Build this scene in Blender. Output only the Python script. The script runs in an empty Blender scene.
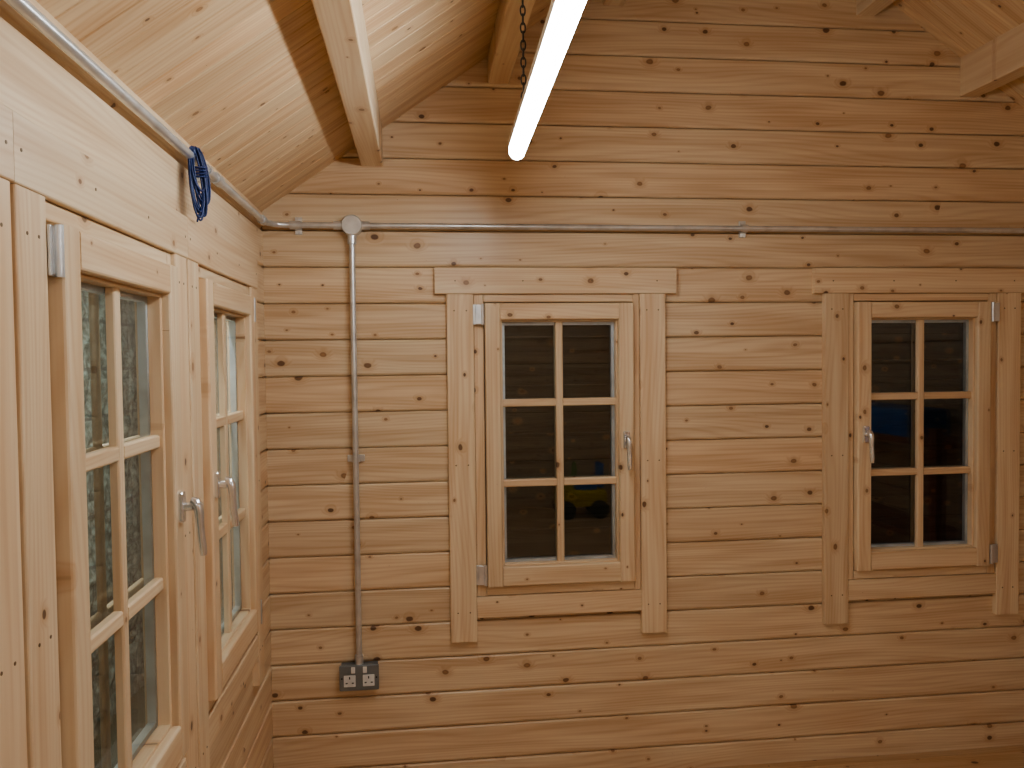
import bpy, math, random
from mathutils import Vector, Matrix
random.seed(7)
D=2.966; XL=-.553; XR=3.03; YF=-2.6; RX=(XL+XR)/2; EZ=2.14; SL=.70
BH=.132; Z0=1.941-15*BH
V=Vector
# ------------------------------------------------------------ node helpers
class NT:
    def __init__(s,name):
        s.m=bpy.data.materials.new(name); s.m.use_nodes=True
        s.t=s.m.node_tree; s.t.nodes.clear()
        s.out=s.t.nodes.new('ShaderNodeOutputMaterial')
    def n(s,ty,**k):
        x=s.t.nodes.new(ty)
        for a,b in k.items(): setattr(x,a,b)
        return x
    def l(s,a,b): s.t.links.new(a,b)
    def put(s,sock,v):
        if isinstance(v,bpy.types.NodeSocket): s.l(v,sock)
        else: sock.default_value=v
    def math(s,op,a,b=0,c=0,clamp=False):
        x=s.n('ShaderNodeMath',operation=op,use_clamp=clamp)
        s.put(x.inputs[0],a); s.put(x.inputs[1],b); s.put(x.inputs[2],c)
        return x.outputs[0]
    def mix(s,f,a,b,bt='MIX'):
        x=s.n('ShaderNodeMix',data_type='RGBA',blend_type=bt)
        s.put(x.inputs[0],f)
        s.put(x.inputs[6],a if isinstance(a,bpy.types.NodeSocket) else (*a,1))
        s.put(x.inputs[7],b if isinstance(b,bpy.types.NodeSocket) else (*b,1))
        return x.outputs[2]
    def mr(s,v,a,b,c=0.,d=1.):
        x=s.n('ShaderNodeMapRange',interpolation_type='SMOOTHSTEP')
        for i,q in enumerate((v,a,b,c,d)): s.put(x.inputs[i],q)
        return x.outputs[0]
    def comb(s,x,y,z):
        c=s.n('ShaderNodeCombineXYZ')
        for i,q in enumerate((x,y,z)): s.put(c.inputs[i],q)
        return c.outputs[0]
    def noise(s,v,sc=1,det=3,ro=.5):
        x=s.n('ShaderNodeTexNoise'); s.l(v,x.inputs['Vector'])
        x.inputs['Scale'].default_value=sc; x.inputs['Detail'].default_value=det; x.inputs['Roughness'].default_value=ro
        return x.outputs[0]
def wood(name,light=(.83,.67,.475),dark=(.64,.44,.27),knots=1.0,rough=.34,val=1.0):
    k=NT(name)
    at=k.n('ShaderNodeAttribute',attribute_name='bc'); sp=k.n('ShaderNodeSeparateXYZ'); k.l(at.outputs['Vector'],sp.inputs[0])
    L,W,T=sp.outputs
    tn=k.n('ShaderNodeAttribute',attribute_name='tone').outputs['Fac']
    wv=k.comb(k.math('MULTIPLY',L,6.5),k.math('MULTIPLY',W,9.),0.)
    vo=k.n('ShaderNodeTexVoronoi',feature='F1',voronoi_dimensions='2D'); k.l(wv,vo.inputs['Vector']); vo.inputs['Scale'].default_value=1; vo.inputs['Randomness'].default_value=1.
    dist=vo.outputs['Distance']; cs=k.n('ShaderNodeSeparateColor'); k.l(vo.outputs['Color'],cs.inputs[0])
    wob=k.noise(k.comb(k.math('MULTIPLY',L,60),k.math('MULTIPLY',W,60),0.),1,0)
    dist=k.math('ADD',dist,k.math('MULTIPLY',k.math('SUBTRACT',wob,.5),.035))
    rad=k.math('MULTIPLY_ADD',k.math('POWER',cs.outputs[0],2.6),.090*knots,.013)
    rad=k.math('MULTIPLY',rad,k.math('GREATER_THAN',cs.outputs[0],.42))
    ratio=k.math('DIVIDE',dist,k.math('MAXIMUM',rad,.001))
    kn=k.mr(ratio,.7,1.1,1.,0.)
    halo=k.mr(ratio,.9,3.2,1.,0.)
    core=k.mr(ratio,.1,.9,.0,1.)
    n1=k.noise(k.comb(k.math('MULTIPLY',L,.9),k.math('MULTIPLY',W,7.),k.math('MULTIPLY',T,5)),1,1)
    g=k.math('ADD',W,k.math('MULTIPLY',n1,.16))
    g=k.math('ADD',g,k.math('MULTIPLY',halo,.022))
    s=k.math('SINE',k.math('MULTIPLY',g,430.))
    s=k.math('MULTIPLY_ADD',s,.5,.5)
    s=k.math('POWER',s,2.2)
    str_=k.noise(k.comb(k.math('MULTIPLY',L,2.5),k.math('MULTIPLY',W,130.),k.math('MULTIPLY',T,100)),1,1,.6)
    big=k.noise(k.comb(k.math('MULTIPLY',L,1.8),k.math('MULTIPLY',W,24.),0.),1,1)
    amt=k.math('ADD',k.math('MULTIPLY',s,.32),k.math('MULTIPLY',k.mr(str_,.3,.75),.30))
    amt=k.math('ADD',amt,k.math('MULTIPLY',k.mr(big,.35,.68),.56))
    col=k.mix(amt,light,dark)
    warm=k.mix(1.,col,(1.01,.965,.935),'MULTIPLY')
    col=k.mix(k.mr(tn,.35,1.),col,warm)
    fr=k.math('FRACT',k.math('MULTIPLY',tn,7.3))
    v=k.math('MULTIPLY_ADD',fr,.11*val,.92*val)
    col=k.mix(1.,col,k.comb(v,v,v),'MULTIPLY')
    col=k.mix(k.math('MULTIPLY',k.math('MULTIPLY',halo,.45),k.math('GREATER_THAN',rad,.001)),col,(.52,.30,.15))
    kc=k.mix(k.mr(cs.outputs[1],.35,.85),(.38,.20,.095),(.14,.07,.038))
    kc=k.mix(core,kc,k.mix(.4,kc,(.12,.055,.03)))
    col=k.mix(k.math('MULTIPLY',kn,.92),col,kc)
    p=k.n('ShaderNodeBsdfPrincipled'); k.l(col,p.inputs['Base Color'])
    p.inputs['Roughness'].default_value=rough
    b=k.n('ShaderNodeBump'); b.inputs['Strength'].default_value=.12; b.inputs['Distance'].default_value=.002
    k.l(str_,b.inputs['Height']); k.l(b.outputs[0],p.inputs['Normal'])
    k.l(p.outputs[0],k.out.inputs[0]); return k.m
def plain(name,col,rough=.5,metal=0.,spec=.5,var=.06):
    k=NT(name); p=k.n('ShaderNodeBsdfPrincipled')
    tc=k.n('ShaderNodeTexCoord'); nz=k.noise(tc.outputs['Object'],18,2)
    c2=tuple(max(0,c*(1-var*4)) for c in col)
    k.l(k.mix(k.mr(nz,.35,.8),col,c2),p.inputs['Base Color'])
    p.inputs['Roughness'].default_value=rough
    p.inputs['Metallic'].default_value=metal; p.inputs['Specular IOR Level'].default_value=spec
    k.l(p.outputs[0],k.out.inputs[0]); return k.m
PINE=wood('pine_cladding'); 
PINEC=wood('pine_casing',light=(.855,.695,.495),dark=(.70,.49,.305),knots=.8)
PINEP=wood('pine_ceiling',light=(.82,.63,.41),dark=(.63,.40,.225),knots=.8,rough=.42)
PINEF=wood('pine_floor',light=(.62,.42,.25),dark=(.5,.3,.15),rough=.5)
RED=wood('stained_shelf_wood',light=(.42,.17,.08),dark=(.26,.09,.04),knots=.3)
FENCE=wood('weathered_fence_wood',light=(.16,.13,.10),dark=(.08,.065,.05),rough=.8)
STEEL=plain('galvanised_steel',(.76,.78,.80),.32,.7)
GREYM=plain('grey_metalclad',(.25,.28,.30),.42,.5)
CHROME=plain('satin_chrome',(.84,.85,.87),.22,.85,var=.01)
ALU=plain('aluminium_spacer',(.88,.93,.98),.4,.3)
WHITE=plain('white_plastic',(.82,.82,.80),.35)
DARK=plain('dark_slot',(.015,.015,.015),.6)
SCREW=plain('screw_heads',(.22,.15,.09),.4,.6)
CHAINM=plain('dark_chain_steel',(.10,.10,.11),.4,.8)
BLUE=plain('blue_cable_pvc',(.008,.026,.13),.4)
BLUEP=plain('blue_plastic',(.02,.20,.70),.35)
YEL=plain('yellow_plastic',(.80,.62,.04),.35)
GRN=plain('green_plastic',(.12,.45,.08),.35)
BLK=plain('black_rubber',(.02,.02,.02),.7)
GRASS=plain('dark_ground_soil',(.06,.07,.04),.95)
def glassmat():
    k=NT('window_glass'); tr=k.n('ShaderNodeBsdfTransparent'); tr.inputs[0].default_value=(.92,.94,.94,1)
    gl=k.n('ShaderNodeBsdfGlossy'); gl.inputs['Roughness'].default_value=.004; gl.inputs[0].default_value=(1,1,1,1)
    fr=k.n('ShaderNodeFresnel'); fr.inputs[0].default_value=1.52
    mx=k.n('ShaderNodeMixShader'); k.l(k.math('MINIMUM',k.math('MULTIPLY_ADD',fr.outputs[0],.9,.03),1.),mx.inputs[0]); k.l(tr.outputs[0],mx.inputs[1]); k.l(gl.outputs[0],mx.inputs[2])
    k.l(mx.outputs[0],k.out.inputs[0]); return k.m
GLASS=glassmat()
def emis(name,c,s):
    k=NT(name); e=k.n('ShaderNodeEmission'); e.inputs[0].default_value=(*c,1); e.inputs[1].default_value=s
    k.l(e.outputs[0],k.out.inputs[0]); return k.m
LAMP=emis('lit_tube_diffuser',(.89,.97,1.),39.)
def blockm():
    k=NT('mossy_blockwork'); tc=k.n('ShaderNodeTexCoord'); p=k.n('ShaderNodeBsdfPrincipled')
    sp=k.n('ShaderNodeSeparateXYZ'); k.l(tc.outputs['Object'],sp.inputs[0])
    vv=k.comb(sp.outputs[1],sp.outputs[2],0.)
    nz=k.noise(tc.outputs['Object'],24,5,.72)
    c=k.mix(k.mr(nz,.36,.66),(.09,.105,.08),(.46,.50,.42))
    br=k.n('ShaderNodeTexBrick'); k.l(vv,br.inputs['Vector']); br.inputs['Scale'].default_value=1.
    br.inputs['Brick Width'].default_value=.45; br.inputs['Row Height'].default_value=.225; br.inputs['Mortar Size'].default_value=.010; br.inputs['Mortar Smooth'].default_value=.4
    k.l(k.mix(k.math('MULTIPLY',br.outputs['Fac'],.75),c,(.10,.10,.09)),p.inputs['Base Color']); p.inputs['Roughness'].default_value=.85
    k.l(p.outputs[0],k.out.inputs[0]); return k.m
BLOCK=blockm()
# ------------------------------------------------------------ mesh builder
class MB:
    def __init__(s): s.v=[];s.f=[];s.bc=[];s.tn=[];s.mi=[];s.sm=[]
    def add(s,vs,fs,mi=0,bc=None,tone=.5,smooth=False):
        b=len(s.v); s.v+= [tuple(x) for x in vs]
        s.bc+= bc if bc else [tuple(x) for x in vs]
        s.tn+=[tone]*len(vs)
        for f in fs: s.f.append([b+i for i in f]); s.mi.append(mi); s.sm.append(smooth)
    def board(s,o,L,W,T,ln,wd,th,ch=.004,e0=None,e1=None,mi=0,tone=None,ch2=None,chd=None,gap=0):
        """o: back corner. e0/e1: functions of width giving the end cuts"""
        o=V(o);L=V(L);W=V(W);T=V(T)
        ch2=ch if ch2 is None else ch2; d=ch if chd is None else chd
        g=gap
        pr=[(g,th-d),(g+ch*.35,th-d*.35),(g+ch,th),(wd*.5,th),(wd-g-ch2,th),(wd-g-ch2*.35,th-d*.35),(wd-g,th-d)]
        if g: pr=[(0,0),(0,th-.022),(g,th-.022)]+pr+[(wd-g,th-.022),(wd,th-.022),(wd,0)]
        else: pr=[(0,0)]+pr+[(wd,0)]
        n=len(pr); vs=[];bc=[]
        ro=(random.uniform(0,300),random.uniform(0,300),random.uniform(0,50))
        for k in (0,1):
            for w,t in pr:
                l=(e0(w) if e0 else 0.) if k==0 else (e1(w) if e1 else ln)
                vs.append(o+L*l+W*w+T*t); bc.append((l+ro[0],w+ro[1],t+ro[2]))
        fs=[[i,(i+1)%n,n+(i+1)%n,n+i] for i in range(n)]+[list(range(n))[::-1],[n+i for i in range(n)]]
        s.add(vs,fs,mi,bc,random.random() if tone is None else tone)
    def box(s,c,sz,mi=0,R=None):
        c=V(c);h=[x/2 for x in sz];vs=[]
        for a in(-1,1):
            for b in(-1,1):
                for d in(-1,1):
                    q=V((a*h[0],b*h[1],d*h[2])); vs.append(c+(R@q if R else q))
        s.add(vs,[[0,1,3,2],[4,6,7,5],[0,4,5,1],[2,3,7,6],[0,2,6,4],[1,5,7,3]],mi)
    def rbox(s,c,ax,sz,ch,mi=0):
        """chamfered box: ax=(U,W,N); front face (towards +N) bevelled, corners clipped"""
        c=V(c);U,W,N=[V(a) for a in ax];a,b,d=[q/2 for q in sz]
        def ring(a,b,r,z):
            o=[]
            for cx,cy,st in((a-r,b-r,0),(-a+r,b-r,90),(-a+r,-b+r,180),(a-r,-b+r,270)):
                for i in range(5):
                    t=math.radians(st+i*22.5); o.append(c+U*(cx+r*math.cos(t))+W*(cy+r*math.sin(t))+N*z)
            return o
        r=ch*1.6
        rs=[ring(a,b,r,-d),ring(a,b,r,d-ch),ring(a-ch*.3,b-ch*.3,r,d-ch*.3),ring(a-ch,b-ch,r,d)]
        n=20;vs=sum(rs,[]);fs=[]
        for k in range(3):
            for i in range(n): fs.append([k*n+i,k*n+(i+1)%n,(k+1)*n+(i+1)%n,(k+1)*n+i])
        fs+= [list(range(n))[::-1],[3*n+i for i in range(n)]]
        s.add(vs,fs,mi)
    def tube(s,pts,r,mi=0,seg=14,closed=False,cap=True):
        pts=[V(p) for p in pts];n=len(pts);vs=[]
        tans=[]
        for i in range(n):
            if closed: t=pts[(i+1)%n]-pts[i-1]
            else: t=pts[min(i+1,n-1)]-pts[max(i-1,0)]
            tans.append(t.normalized())
        ref=V((0,0,1)) if abs(tans[0].z)<.9 else V((1,0,0))
        N=(ref-tans[0]*ref.dot(tans[0])).normalized()
        rr=r if isinstance(r,(list,tuple)) else [r]*n
        for i in range(n):
            N=(N-tans[i]*N.dot(tans[i])).normalized();B=tans[i].cross(N)
            for j in range(seg):
                a=2*math.pi*j/seg; vs.append(pts[i]+(N*math.cos(a)+B*math.sin(a))*rr[i])
        fs=[]
        for i in range(n if closed else n-1):
            for j in range(seg):
                i2=(i+1)%n; fs.append([i*seg+j,i*seg+(j+1)%seg,i2*seg+(j+1)%seg,i2*seg+j])
        s.add(vs,fs,mi,smooth=True)
        if cap and not closed:
            s.add([vs[j] for j in range(seg)],[list(range(seg))[::-1]],mi)
            s.add([vs[(n-1)*seg+j] for j in range(seg)],[list(range(seg))],mi)
    def obj(s,name,mats,parent=None,recalc=True):
        me=bpy.data.meshes.new(name); me.from_pydata(s.v,[],s.f)
        for m in (mats if isinstance(mats,(list,tuple)) else [mats]): me.materials.append(m)
        for p,mi,sm in zip(me.polygons,s.mi,s.sm): p.material_index=mi; p.use_smooth=sm
        a=me.attributes.new('bc','FLOAT_VECTOR','POINT'); a.data.foreach_set('vector',[c for x in s.bc for c in x])
        a=me.attributes.new('tone','FLOAT','POINT'); a.data.foreach_set('value',s.tn)
        if recalc:
            import bmesh
            bm=bmesh.new(); bm.from_mesh(me); bmesh.ops.recalc_face_normals(bm,faces=bm.faces); bm.to_mesh(me); bm.free()
        o=bpy.data.objects.new(name,me); bpy.context.scene.collection.objects.link(o)
        if parent: o.parent=parent
        return o
def empty(name):
    o=bpy.data.objects.new(name,None); bpy.context.scene.collection.objects.link(o); o.empty_display_size=.1; return o
X=V((1,0,0));Y=V((0,1,0));Z=V((0,0,1))
# ------------------------------------------------------------ windows positions
WO=.298; WZ0=1.941-9*BH; WZ1=1.941-BH    # opening half width / z range
backw=[.513,1.974]; leftw=[.735,1.535,2.335]
def rows(mb,o0,L,T,l0,l1,openings,gable=False,zmax=EZ,th=.044):
    k=0
    while True:
        z=Z0+k*BH
        top=(RX-XL)*SL+EZ if gable else zmax
        if z>=top-.002: break
        segs=[(l0,l1)]
        if openings and z>=WZ0-.01 and z+BH<=WZ1+.01:
            segs=[];a=l0
            for c in sorted(openings): segs.append((a,c-WO)); a=c+WO
            segs.append((a,l1))
        h=BH
        if not gable and z+BH>zmax: h=zmax-z
        if h<.012: break
        for a,b in segs:
            e0=e1=None
            if gable and z+BH>EZ:
                def lo(w,z=z): return min(max(a,XL+(z+w-EZ)/SL-.012),RX)
                def hi(w,z=z): return max(min(b,XR-(z+w-EZ)/SL+.012),RX)
                e0=lambda w,f=lo: f(w)-a
                e1=lambda w,f=hi: f(w)-a
            mb.board(V(o0)+V(L)*a+Z*z-V(T)*th,L,Z,T,b-a,h,th,ch=.010,ch2=.005,chd=.007,e0=e0,e1=e1,gap=.0011)
        k+=1
mb=MB(); rows(mb,(0,D,0),X,-Y,XL-.0,XR,backw,gable=True); mb.obj('wall_back',PINE)
mb=MB(); rows(mb,(0,YF,0),X,Y,XL,XR,[],gable=True); mb.obj('wall_front',PINE)
mb=MB(); rows(mb,(XL,0,0),Y,X,YF-.05,D+.05,leftw,zmax=EZ+.0); mb.obj('wall_left',PINE)
mb=MB(); rows(mb,(XR,0,0),Y,-X,YF-.05,D+.05,[],zmax=EZ); mb.obj('wall_right',PINE)
# floor
mb=MB(); y=YF
while y<D: 
    mb.board((XL-.02,y,-.03),X,Y,Z,XR-XL+.04,min(.12,D-y),.03,ch=.002); y+=.12
mb.obj('floor',PINEF)
# ceiling: boards run eave -> ridge
n=math.sqrt(1+SL*SL); mb=MB(); bw=.088
for sd in (1,-1):
    xe=XL if sd==1 else XR
    L=V((sd,0,SL))/n; T=V((sd*SL,0,-1))/n
    ov=.18; ln=(RX-XL)*n+ov
    y=YF-.2
    while y<D+.25:
        mb.board(V((xe,y,EZ))-L*ov-T*.019,L,Y,T,ln,bw,.019,ch=.003,chd=.003); y+=bw
mb.obj('ceiling',PINEP)
mb=MB()
for sd in (1,-1):
    xe=XL if sd==1 else XR
    L=V((sd,0,SL))/n; T=V((sd*SL,0,-1))/n
    c=V((xe,(YF+D)/2,EZ))+L*((RX-XL)*n/2-.08)-T*.035
    R=Matrix((L,Y,T)).transposed()
    mb.box(c,((RX-XL)*n+.3,D-YF+.6,.03),R=R)
mb.obj('roof_felt',BLK)
# purlins
def purlin(xc,zb,nm):
    mb=MB(); xe=xc-.039
    zt=EZ+SL*min(xc+.039-XL,XR-xc+.039)
    if abs(xc-RX)<.05: zt=EZ+SL*(RX-XL)-.02
    mb.board((xe,YF,zt),Y,X,-Z,D-YF,.078,zt-zb,ch=.004,tone=.3+random.random()*.4); mb.obj(nm,PINEC)
for off,zb in ((1.40,2.305),(.935,2.615),(.50,2.915)):
    purlin(RX-off,zb,'roof_purlin'); purlin(RX+off,zb,'roof_purlin')
purlin(RX,3.20,'ridge_beam')
# ------------------------------------------------------------ windows
wi=[0]
def window(o,L,T,hs,over=.455,co=.413,ci=.314,q=None):
    """o: centre on wall face at z=0 ; hs: +1 handle towards +L"""
    wi[0]+=1; E=empty('window_%d'%wi[0]); o=V(o);L=V(L);T=V(T)
    P=lambda l,t,z:o+L*l+T*t+Z*z
    if q is None: q=.006*hs
    so=.280; gi=.214; gb=gi+.008; gz0=.836; gz1=1.737
    c=MB()
    def vert(m,l0,l1,z0,z1,t0,t1,ch=.003,**k): m.board(P(l0,t0,z0),Z,L,T,z1-z0,l1-l0,t1-t0,ch=ch,**k)
    def horz(m,l0,l1,z0,z1,t0,t1,ch=.003,**k): m.board(P(l0,t0,z0),L,Z,T,l1-l0,z1-z0,t1-t0,ch=ch,**k)
    vert(c,-co,-ci,.556+random.uniform(-.01,.01),1.8405,0,.022); vert(c,ci,co,.55,1.8405,0,.022)
    horz(c,-over,over,1.841,1.938,0,.024)
    horz(c,-ci+.0005,ci-.0005,.636,.716,0,.020)
    c.obj('casing',PINEC,E)
    s=MB()
    for l in(-co+.028,-ci-.026,ci+.026,co-.028):
        for z in(.66,1.21,1.78): s.tube([P(l,.0215,z),P(l,.0226,z)],.0028,seg=8)
    for l in(-.38,-.13,.13,.38):
        s.tube([P(l,.0235,1.889),P(l,.0246,1.889)],.0028,seg=8)
    s.obj('casing_screws',SCREW,E)
    f=MB()
    vert(f,-ci+.001,q-so-.003,.718,1.8405,.0,.013); vert(f,q+so+.003,ci-.001,.718,1.8405,.0,.013)
    horz(f,q-so-.002,q+so+.002,1.8115,1.8405,0,.013); horz(f,q-so-.002,q+so+.002,.718,.7515,0,.013)
    f.obj('frame',PINEC,E)
    s=MB(); t0,t1=-.035,.038
    vert(s,q-so,q-gb,.756,1.806,t0,t1,ch=.005); vert(s,q+gb,q+so,.756,1.806,t0,t1,ch=.005)
    horz(s,q-gb,q+gb,gz1+.007,1.806,t0,t1,ch=.005); horz(s,q-gb,q+gb,.756,gz0-.007,t0,t1,ch=.005)
    vert(s,q-gb-.0005,q-gi,gz0-.007,gz1+.007,-.03,.020); vert(s,q+gi,q+gb+.0005,gz0-.007,gz1+.007,-.03,.020)
    horz(s,q-gi,q+gi,gz1,gz1+.008,-.03,.020); horz(s,q-gi,q+gi,gz0-.008,gz0,-.03,.020)
    zs=[gz0+(gz1-gz0)*i/3 for i in(1,2)]
    for (a,b) in((-.0058,.011),(-.034,-.0258)):
        vert(s,q-.014,q+.014,gz0,gz1,a,b,ch=.004)
        for z in zs:
            horz(s,q-gi,q-.014,z-.014,z+.014,a,b,ch=.004); horz(s,q+.014,q+gi,z-.014,z+.014,a,b,ch=.004)
    s.obj('sash',PINEC,E)
    g=MB()
    for t in(-.0065,-.0250):
        g.add([P(q-gi,t,gz0),P(q+gi,t,gz0),P(q+gi,t,gz1),P(q-gi,t,gz1)],[[0,1,2,3]])
    g.obj('glass',GLASS,E,recalc=False)
    a=MB(); w=.011
    vert(a,q-gi,q-gi+w,gz0,gz1,-.0245,-.007,ch=.0005); vert(a,q+gi-w,q+gi,gz0,gz1,-.0245,-.007,ch=.0005)
    horz(a,q-gi+w,q+gi-w,gz0,gz0+w,-.0245,-.007,ch=.0005); horz(a,q-gi+w,q+gi-w,gz1-w,gz1,-.0245,-.007,ch=.0005)
    a.obj('spacer_bar',ALU,E)
    h=MB(); lh=q+.248*hs; zh=1.292
    h.rbox(P(lh,.043,zh),(L,Z,T),(.025,.066,.010),.003)
    h.tube([P(lh,.045,zh),P(lh,.066,zh)],.0095)
    pts=[(0,.062,.012),(0,.070,.010),(0,.076,.0),(0,.078,-.014),(0,.079,-.04),(0,.081,-.065),(0,.084,-.09),(0,.085,-.106)]
    h.tube([P(lh+u[0],u[1],zh+u[2]) for u in pts],[.009,.0105,.0105,.010,.009,.0085,.0085,.007],seg=12)
    h.obj('handle',CHROME,E)
    for i,z in enumerate((.80,1.765)):
        u=MB(); l=(ci-.010)*-hs; lp=q-(so+.0075)*hs
        u.tube([P(lp,.034,z-.038),P(lp,.034,z+.038)],.0062,seg=12)
        u.rbox(P(l,.0250,z),(L,Z,T),(.024,.074,.004),.001)
        u.rbox(P((l+lp)/2,.0300,z),(L,Z,T),(abs(l-lp)+.006,.070,.012),.001)
        u.obj('hinge_%d'%(i+1),STEEL,E)
    return E
window((backw[0],D,0),X,-Y,1); window((backw[1],D,0),X,-Y,-1)
for c_,hs_ in ((leftw[2],-1),(leftw[1],1),(leftw[0],-1)):
    window((XL,c_,0),Y,X,hs_,.3995,.394,.306,q=-.008)
# ------------------------------------------------------------ conduit run
cz=2.087; off=.024; r=.0106; bx=-.236
def saddle(m,c,A,N,w=.018):
    """strap over pipe: A pipe axis, N wall normal, c point on wall"""
    c=V(c);A=V(A);N=V(N);S=A.cross(N)
    m.rbox(c+N*.004,(S,A,N),(.062,w,.008),.001)
    vs=[]; prof=[(-.030,.009),(-.016,.010)]+[(-.0145*math.cos(t),.024+.0145*math.sin(t)) for t in [math.pi*i/8 for i in range(9)]]+[(.016,.010),(.030,.009)]
    for k in(-w/2,w/2):
        for (a,b) in prof: vs.append(c+S*a+N*b+A*k)
        for (a,b) in prof: vs.append(c+S*a*.9+N*(b-.0018)+A*k)
    nn=len(prof); 
    fs=[[i,i+1,2*nn+i+1,2*nn+i] for i in range(nn-1)]+[[i,i+1,nn+i+1,nn+i] for i in range(nn-1)]+[[2*nn+i,2*nn+i+1,3*nn+i+1,3*nn+i] for i in range(nn-1)]
    m.add(vs,fs)
    for q in(-.024,.024): m.tube([c+S*q+N*.008,c+S*q+N*.0125],.0035,seg=8)
# left wall run incl. elbow
E=empty('electrical_conduit'); m=MB()
m.tube([(XL+off,YF+.02,cz),(XL+off,D-off-.075,cz)]+[(XL+off+.075*(1-math.cos(a)),D-off-.075+.075*math.sin(a),cz) for a in [math.radians(x) for x in (15,30,45,60,75)]]+[(XL+off+.075,D-off,cz)],r)
for p,q in (((XL+off,D-.14,cz),(XL+off,D-.105,cz)),((XL+off,2.20,cz),(XL+off,2.25,cz))): m.tube([p,q],.0155)
m.obj('pipe',STEEL,E)
m=MB()
for y in (2.12,1.1,-.2,-1.5): saddle(m,(XL,y,cz),Y,X)
m.obj('saddle_clips',STEEL,E)
E=empty('electrical_conduit'); m=MB()
m.tube([(XL+off+.075,D-off,cz),(XR-.01,D-off,cz)],r)
m.tube([(bx,D-off,cz),(bx,D-off,.515)],r)
for p,q in (((XL+.10,D-off,cz),(XL+.135,D-off,cz)),((bx,D-off,cz-.066),(bx,D-off,cz-.028)),((bx-.064,D-off,cz),(bx-.028,D-off,cz)),((bx+.028,D-off,cz),(bx+.064,D-off,cz)),((bx,D-off,.49),(bx,D-off,.525))): m.tube([p,q],.0155)
m.obj('pipe',STEEL,E)
m=MB(); m.tube([(bx,D-.001,cz),(bx,D-.038,cz),(bx,D-.042,cz)],[.037,.037,.034],seg=32)
m.tube([(bx,D-.042,cz),(bx,D-.0435,cz)],.032,seg=32)
for a in(-.018,.018): m.tube([(bx+a,D-.043,cz),(bx+a,D-.046,cz)],.004,seg=10)
m.obj('junction_box',STEEL,E)
m=MB()
saddle(m,(-.425,D,cz),X,-Y,.024); saddle(m,(1.235,D,cz),X,-Y,.024); saddle(m,(bx,D,1.245),Z,-Y,.024)
m.obj('saddle_clips',STEEL,E)
# socket
E=empty('double_wall_socket'); sx=bx; sz=.446
ax=(X,Z,-Y); m=MB()
m.rbox((sx,D-.017,sz),ax,(.134,.088,.034),.003); m.rbox((sx,D-.0375,sz),ax,(.142,.094,.008),.003); m.obj('metal_box',GREYM,E)
m=MB()
for d in(-.034,.034):
    m.rbox((sx+d,D-.0425,sz-.010),ax,(.042,.042,.003),.001)
    m.rbox((sx+d*.62,D-.0435,sz+.030),ax,(.014,.022,.006),.001)
m.obj('white_inserts',WHITE,E)
m=MB()
for d in(-.034,.034):
    m.box((sx+d,D-.0443,sz+.002),(.004,.001,.009))
    for e in(-.011,.011): m.box((sx+d+e,D-.0443,sz-.017),(.007,.001,.004))
for d in(-.062,.062): m.tube([(sx+d,D-.041,sz),(sx+d,D-.0432,sz)],.003,seg=8)
m.obj('pin_slots',DARK,E)
# blue cable coil hung on conduit
m=MB()
for i in range(14):
    yc=1.985+random.uniform(-.012,.012); ht=random.uniform(.050,.086); wd=random.uniform(.008,.028); tilt=random.uniform(-.4,.4)
    xo=XL+off+random.uniform(.004,.016)
    cz0=cz+.020-ht
    m.tube([(xo+.010*math.sin(t)+.02*(1-math.cos(t))*.3, yc+wd*math.sin(t)+tilt*.03*math.cos(t), cz0+ht*math.cos(t)) for t in [2*math.pi*j/28 for j in range(28)]],.0024,seg=8,closed=True)
for i in range(4):
    z=cz-.045+i*.007; m.tube([(XL+off+.014+.018*math.cos(t),1.985+.016*math.sin(t),z+.004*math.sin(t)) for t in [2*math.pi*j/16 for j in range(16)]],.0024,seg=8,closed=True)
m.tube([(XL+off+.02,1.98,cz-.12),(XL+.04,1.972,cz-.14),(XL+.038,1.965,cz-.155)],.0024,seg=8)
m.obj('blue_cable_coil',BLUE)
# ------------------------------------------------------------ batten lights
def batten(x0,y0,x1,y1,zb,ztop):
    E=empty('fluorescent_batten_light')
    a=V((x0,y0,zb));b=V((x1,y1,zb));A=(b-a).normalized();S=A.cross(Z);ln=(b-a).length
    hw=.0235
    def ext(m,prof,l0,l1,mi=0,sm=False):
        nn=len(prof);vs=[a+A*l+S*p+Z*q for l in(l0,l1) for p,q in prof]
        m.add(vs,[[i,(i+1)%nn,nn+(i+1)%nn,nn+i] for i in range(nn)]+[list(range(nn))[::-1],[nn+i for i in range(nn)]],mi,smooth=False)
    arc=[(hw*math.cos(t),.024-.024*math.sin(t)) for t in [math.pi*i/14 for i in range(15)]]
    m=MB(); ext(m,arc+[(-hw,.038),(hw,.038)],.014,ln-.014); m.obj('diffuser',LAMP,E)
    m=MB(); ext(m,[(-hw-.001,.0385),(-hw-.001,.060),(-hw+.008,.066),(hw-.008,.066),(hw+.001,.060),(hw+.001,.0385)],0,ln); 
    big=[(p*1.06,(q-.024)*1.06+.024) for p,q in arc]+[(-hw*1.06,.040),(hw*1.06,.040)]
    ext(m,big,0,.0135); ext(m,big,ln-.0135,ln); m.obj('housing',WHITE,E)
    for j,l in enumerate((.22,ln-.22)):
        c=MB(); p=a+A*l; z=zb+.064; i=0
        while z<ztop-.01:
            U=A if i%2 else S; pts=[]
            for k in range(14):
                t=2*math.pi*k/14; pts.append(p+U*(.0065*math.cos(t))+Z*(.0145*math.sin(t)+z-zb+.010))
            c.tube(pts,.0022,seg=7,closed=True); z+=.0235; i+=1
        c.obj('chain_%d'%(j+1),CHAINM,E)
batten(.262,.90,.302,2.435,2.203,2.615)
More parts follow.
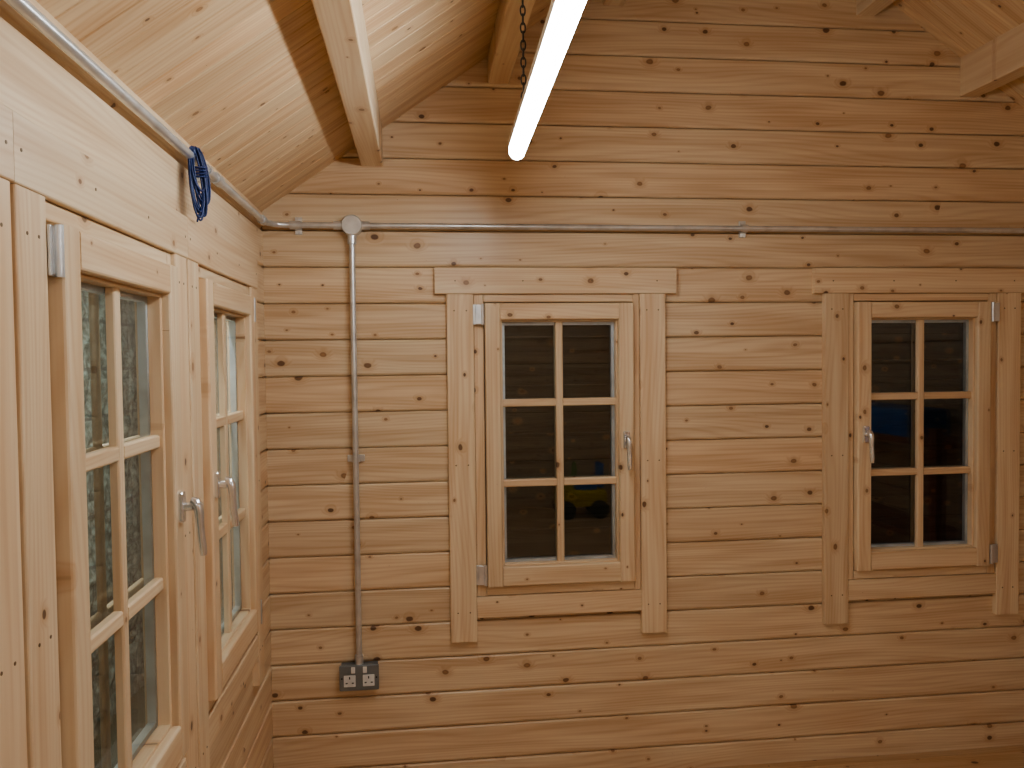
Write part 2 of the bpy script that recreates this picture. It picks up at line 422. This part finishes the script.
batten(.262,-2.2,.262,-.70,2.203,2.615)
batten(2.16,-1.6,2.16,-.10,2.203,2.615)
# ------------------------------------------------------------ things seen only as reflections
m=MB(); E=empty('storage_shelf')
for y in(.75,2.15):
    for x in(2.62,2.93): m.board((x-.03,y-.03,0),Z,X,Y,1.22,.06,.06)
for z in(.15,.62,1.12):
    for x in(2.60,2.705,2.81): m.board((x,.72,z),Y,X,Z,1.46,.1,.03)
m.obj('frame',RED,E)
m=MB(); m.rbox((2.77,1.50,1.225),(X,Y,Z),(.26,.75,.15),.02); m.obj('blue_storage_box',BLUEP,E)
E=empty('ride_on_toy'); m=MB(); tx,ty=1.60,-2.0
m.rbox((tx,ty,.20),(X,Y,Z),(.52,.28,.16),.04); m.rbox((tx-.16,ty,.32),(X,Y,Z),(.16,.24,.10),.03); m.obj('body',YEL,E)
m=MB(); m.rbox((tx+.05,ty,.31),(X,Y,Z),(.22,.2,.06),.02); m.rbox((tx+.2,ty,.42),(X,Y,Z),(.05,.22,.24),.015); m.obj('seat',BLUEP,E)
m=MB()
for a in(-.17,.17):
    for b in(-.16,.16): m.tube([(tx+a,ty+b-.03,.09),(tx+a,ty+b+.03,.09)],.09,seg=24)
m.obj('wheels',BLK,E)
m=MB(); m.tube([(tx-.12,ty,.36),(tx-.06,ty,.47)],.012); m.tube([(tx-.06+.03*math.sin(t)*.0,ty+.08*math.cos(t),.47+.08*math.sin(t)) for t in [2*math.pi*i/20 for i in range(20)]],.012,closed=True); m.obj('steering_wheel',GRN,E)
# ------------------------------------------------------------ exterior
m=MB(); m.add([(-9,-9,-.12),(12,-9,-.12),(12,12,-.12),(-9,12,-.12)],[[0,1,2,3]]); m.obj('ground',GRASS)
from mathutils import noise as mn
m=MB(); NY,NZ=220,60; vs=[]
for j in range(NZ+1):
    for i in range(NY+1):
        y=-2.+i*9./NY; z=-.12+j*2.6/NZ
        d=mn.fractal(V((y*9,z*9,0)),.9,2.1,4)*.03
        vs.append((-1.5+d,y,z))
m.add(vs,[[j*(NY+1)+i,j*(NY+1)+i+1,(j+1)*(NY+1)+i+1,(j+1)*(NY+1)+i] for j in range(NZ) for i in range(NY)]); m.obj('garden_blockwork',BLOCK,recalc=False)
m=MB(); 
for k in range(17): m.board((-1.4,4.3-.004*(k%2)-.02,k*.13-.12),X,Z,-Y,7.,.15,.02)
m.obj('garden_fence',FENCE)
# added fill light with a made-up housing, brightens the blockwork outside the left wall
E=empty('added_fill_light'); m=MB(); m.rbox((XL-.060,2.4,1.99),(Y,Z,-X),(1.5,.07,.03),.006); m.obj('housing',BLK,E)
ld=bpy.data.lights.new('added_fill_area','AREA'); ld.shape='RECTANGLE'; ld.size=1.4; ld.size_y=.06; ld.energy=42; ld.color=(.92,1.,.98)
lo=bpy.data.objects.new('fill_source',ld); bpy.context.scene.collection.objects.link(lo); lo.parent=E
lo.location=(XL-.09,2.4,1.98)
zz=-V((-1,0,-.45)).normalized(); xx=Y.copy(); yy=zz.cross(xx)
Mx=Matrix((xx,yy,zz)).transposed().to_4x4(); Mx.translation=lo.location; lo.matrix_world=Mx
# world
w=bpy.data.worlds.new('dusk_sky'); bpy.context.scene.world=w; w.use_nodes=True
bg=w.node_tree.nodes['Background']; bg.inputs[0].default_value=(.6,.8,1.,1); bg.inputs[1].default_value=.06
bpy.context.scene.view_settings.look='AgX - Medium High Contrast'
# ------------------------------------------------------------ camera
f=800;psi=math.radians(6.56);th=math.radians(1.78);ro=math.radians(.65)
fw=V((math.sin(psi)*math.cos(th),math.cos(psi)*math.cos(th),-math.sin(th)))
r0=V((math.cos(psi),-math.sin(psi),0));u0=r0.cross(fw)
rr=r0*math.cos(ro)-u0*math.sin(ro);uu=u0*math.cos(ro)+r0*math.sin(ro)
cd=bpy.data.cameras.new('camera'); cam=bpy.data.objects.new('camera',cd); bpy.context.scene.collection.objects.link(cam)
M=Matrix((rr,uu,-fw)).transposed().to_4x4(); M.translation=V((0,0,1.6)); cam.matrix_world=M
cd.sensor_width=36; cd.lens=36*f/1024; cd.clip_start=.02
bpy.context.scene.camera=cam
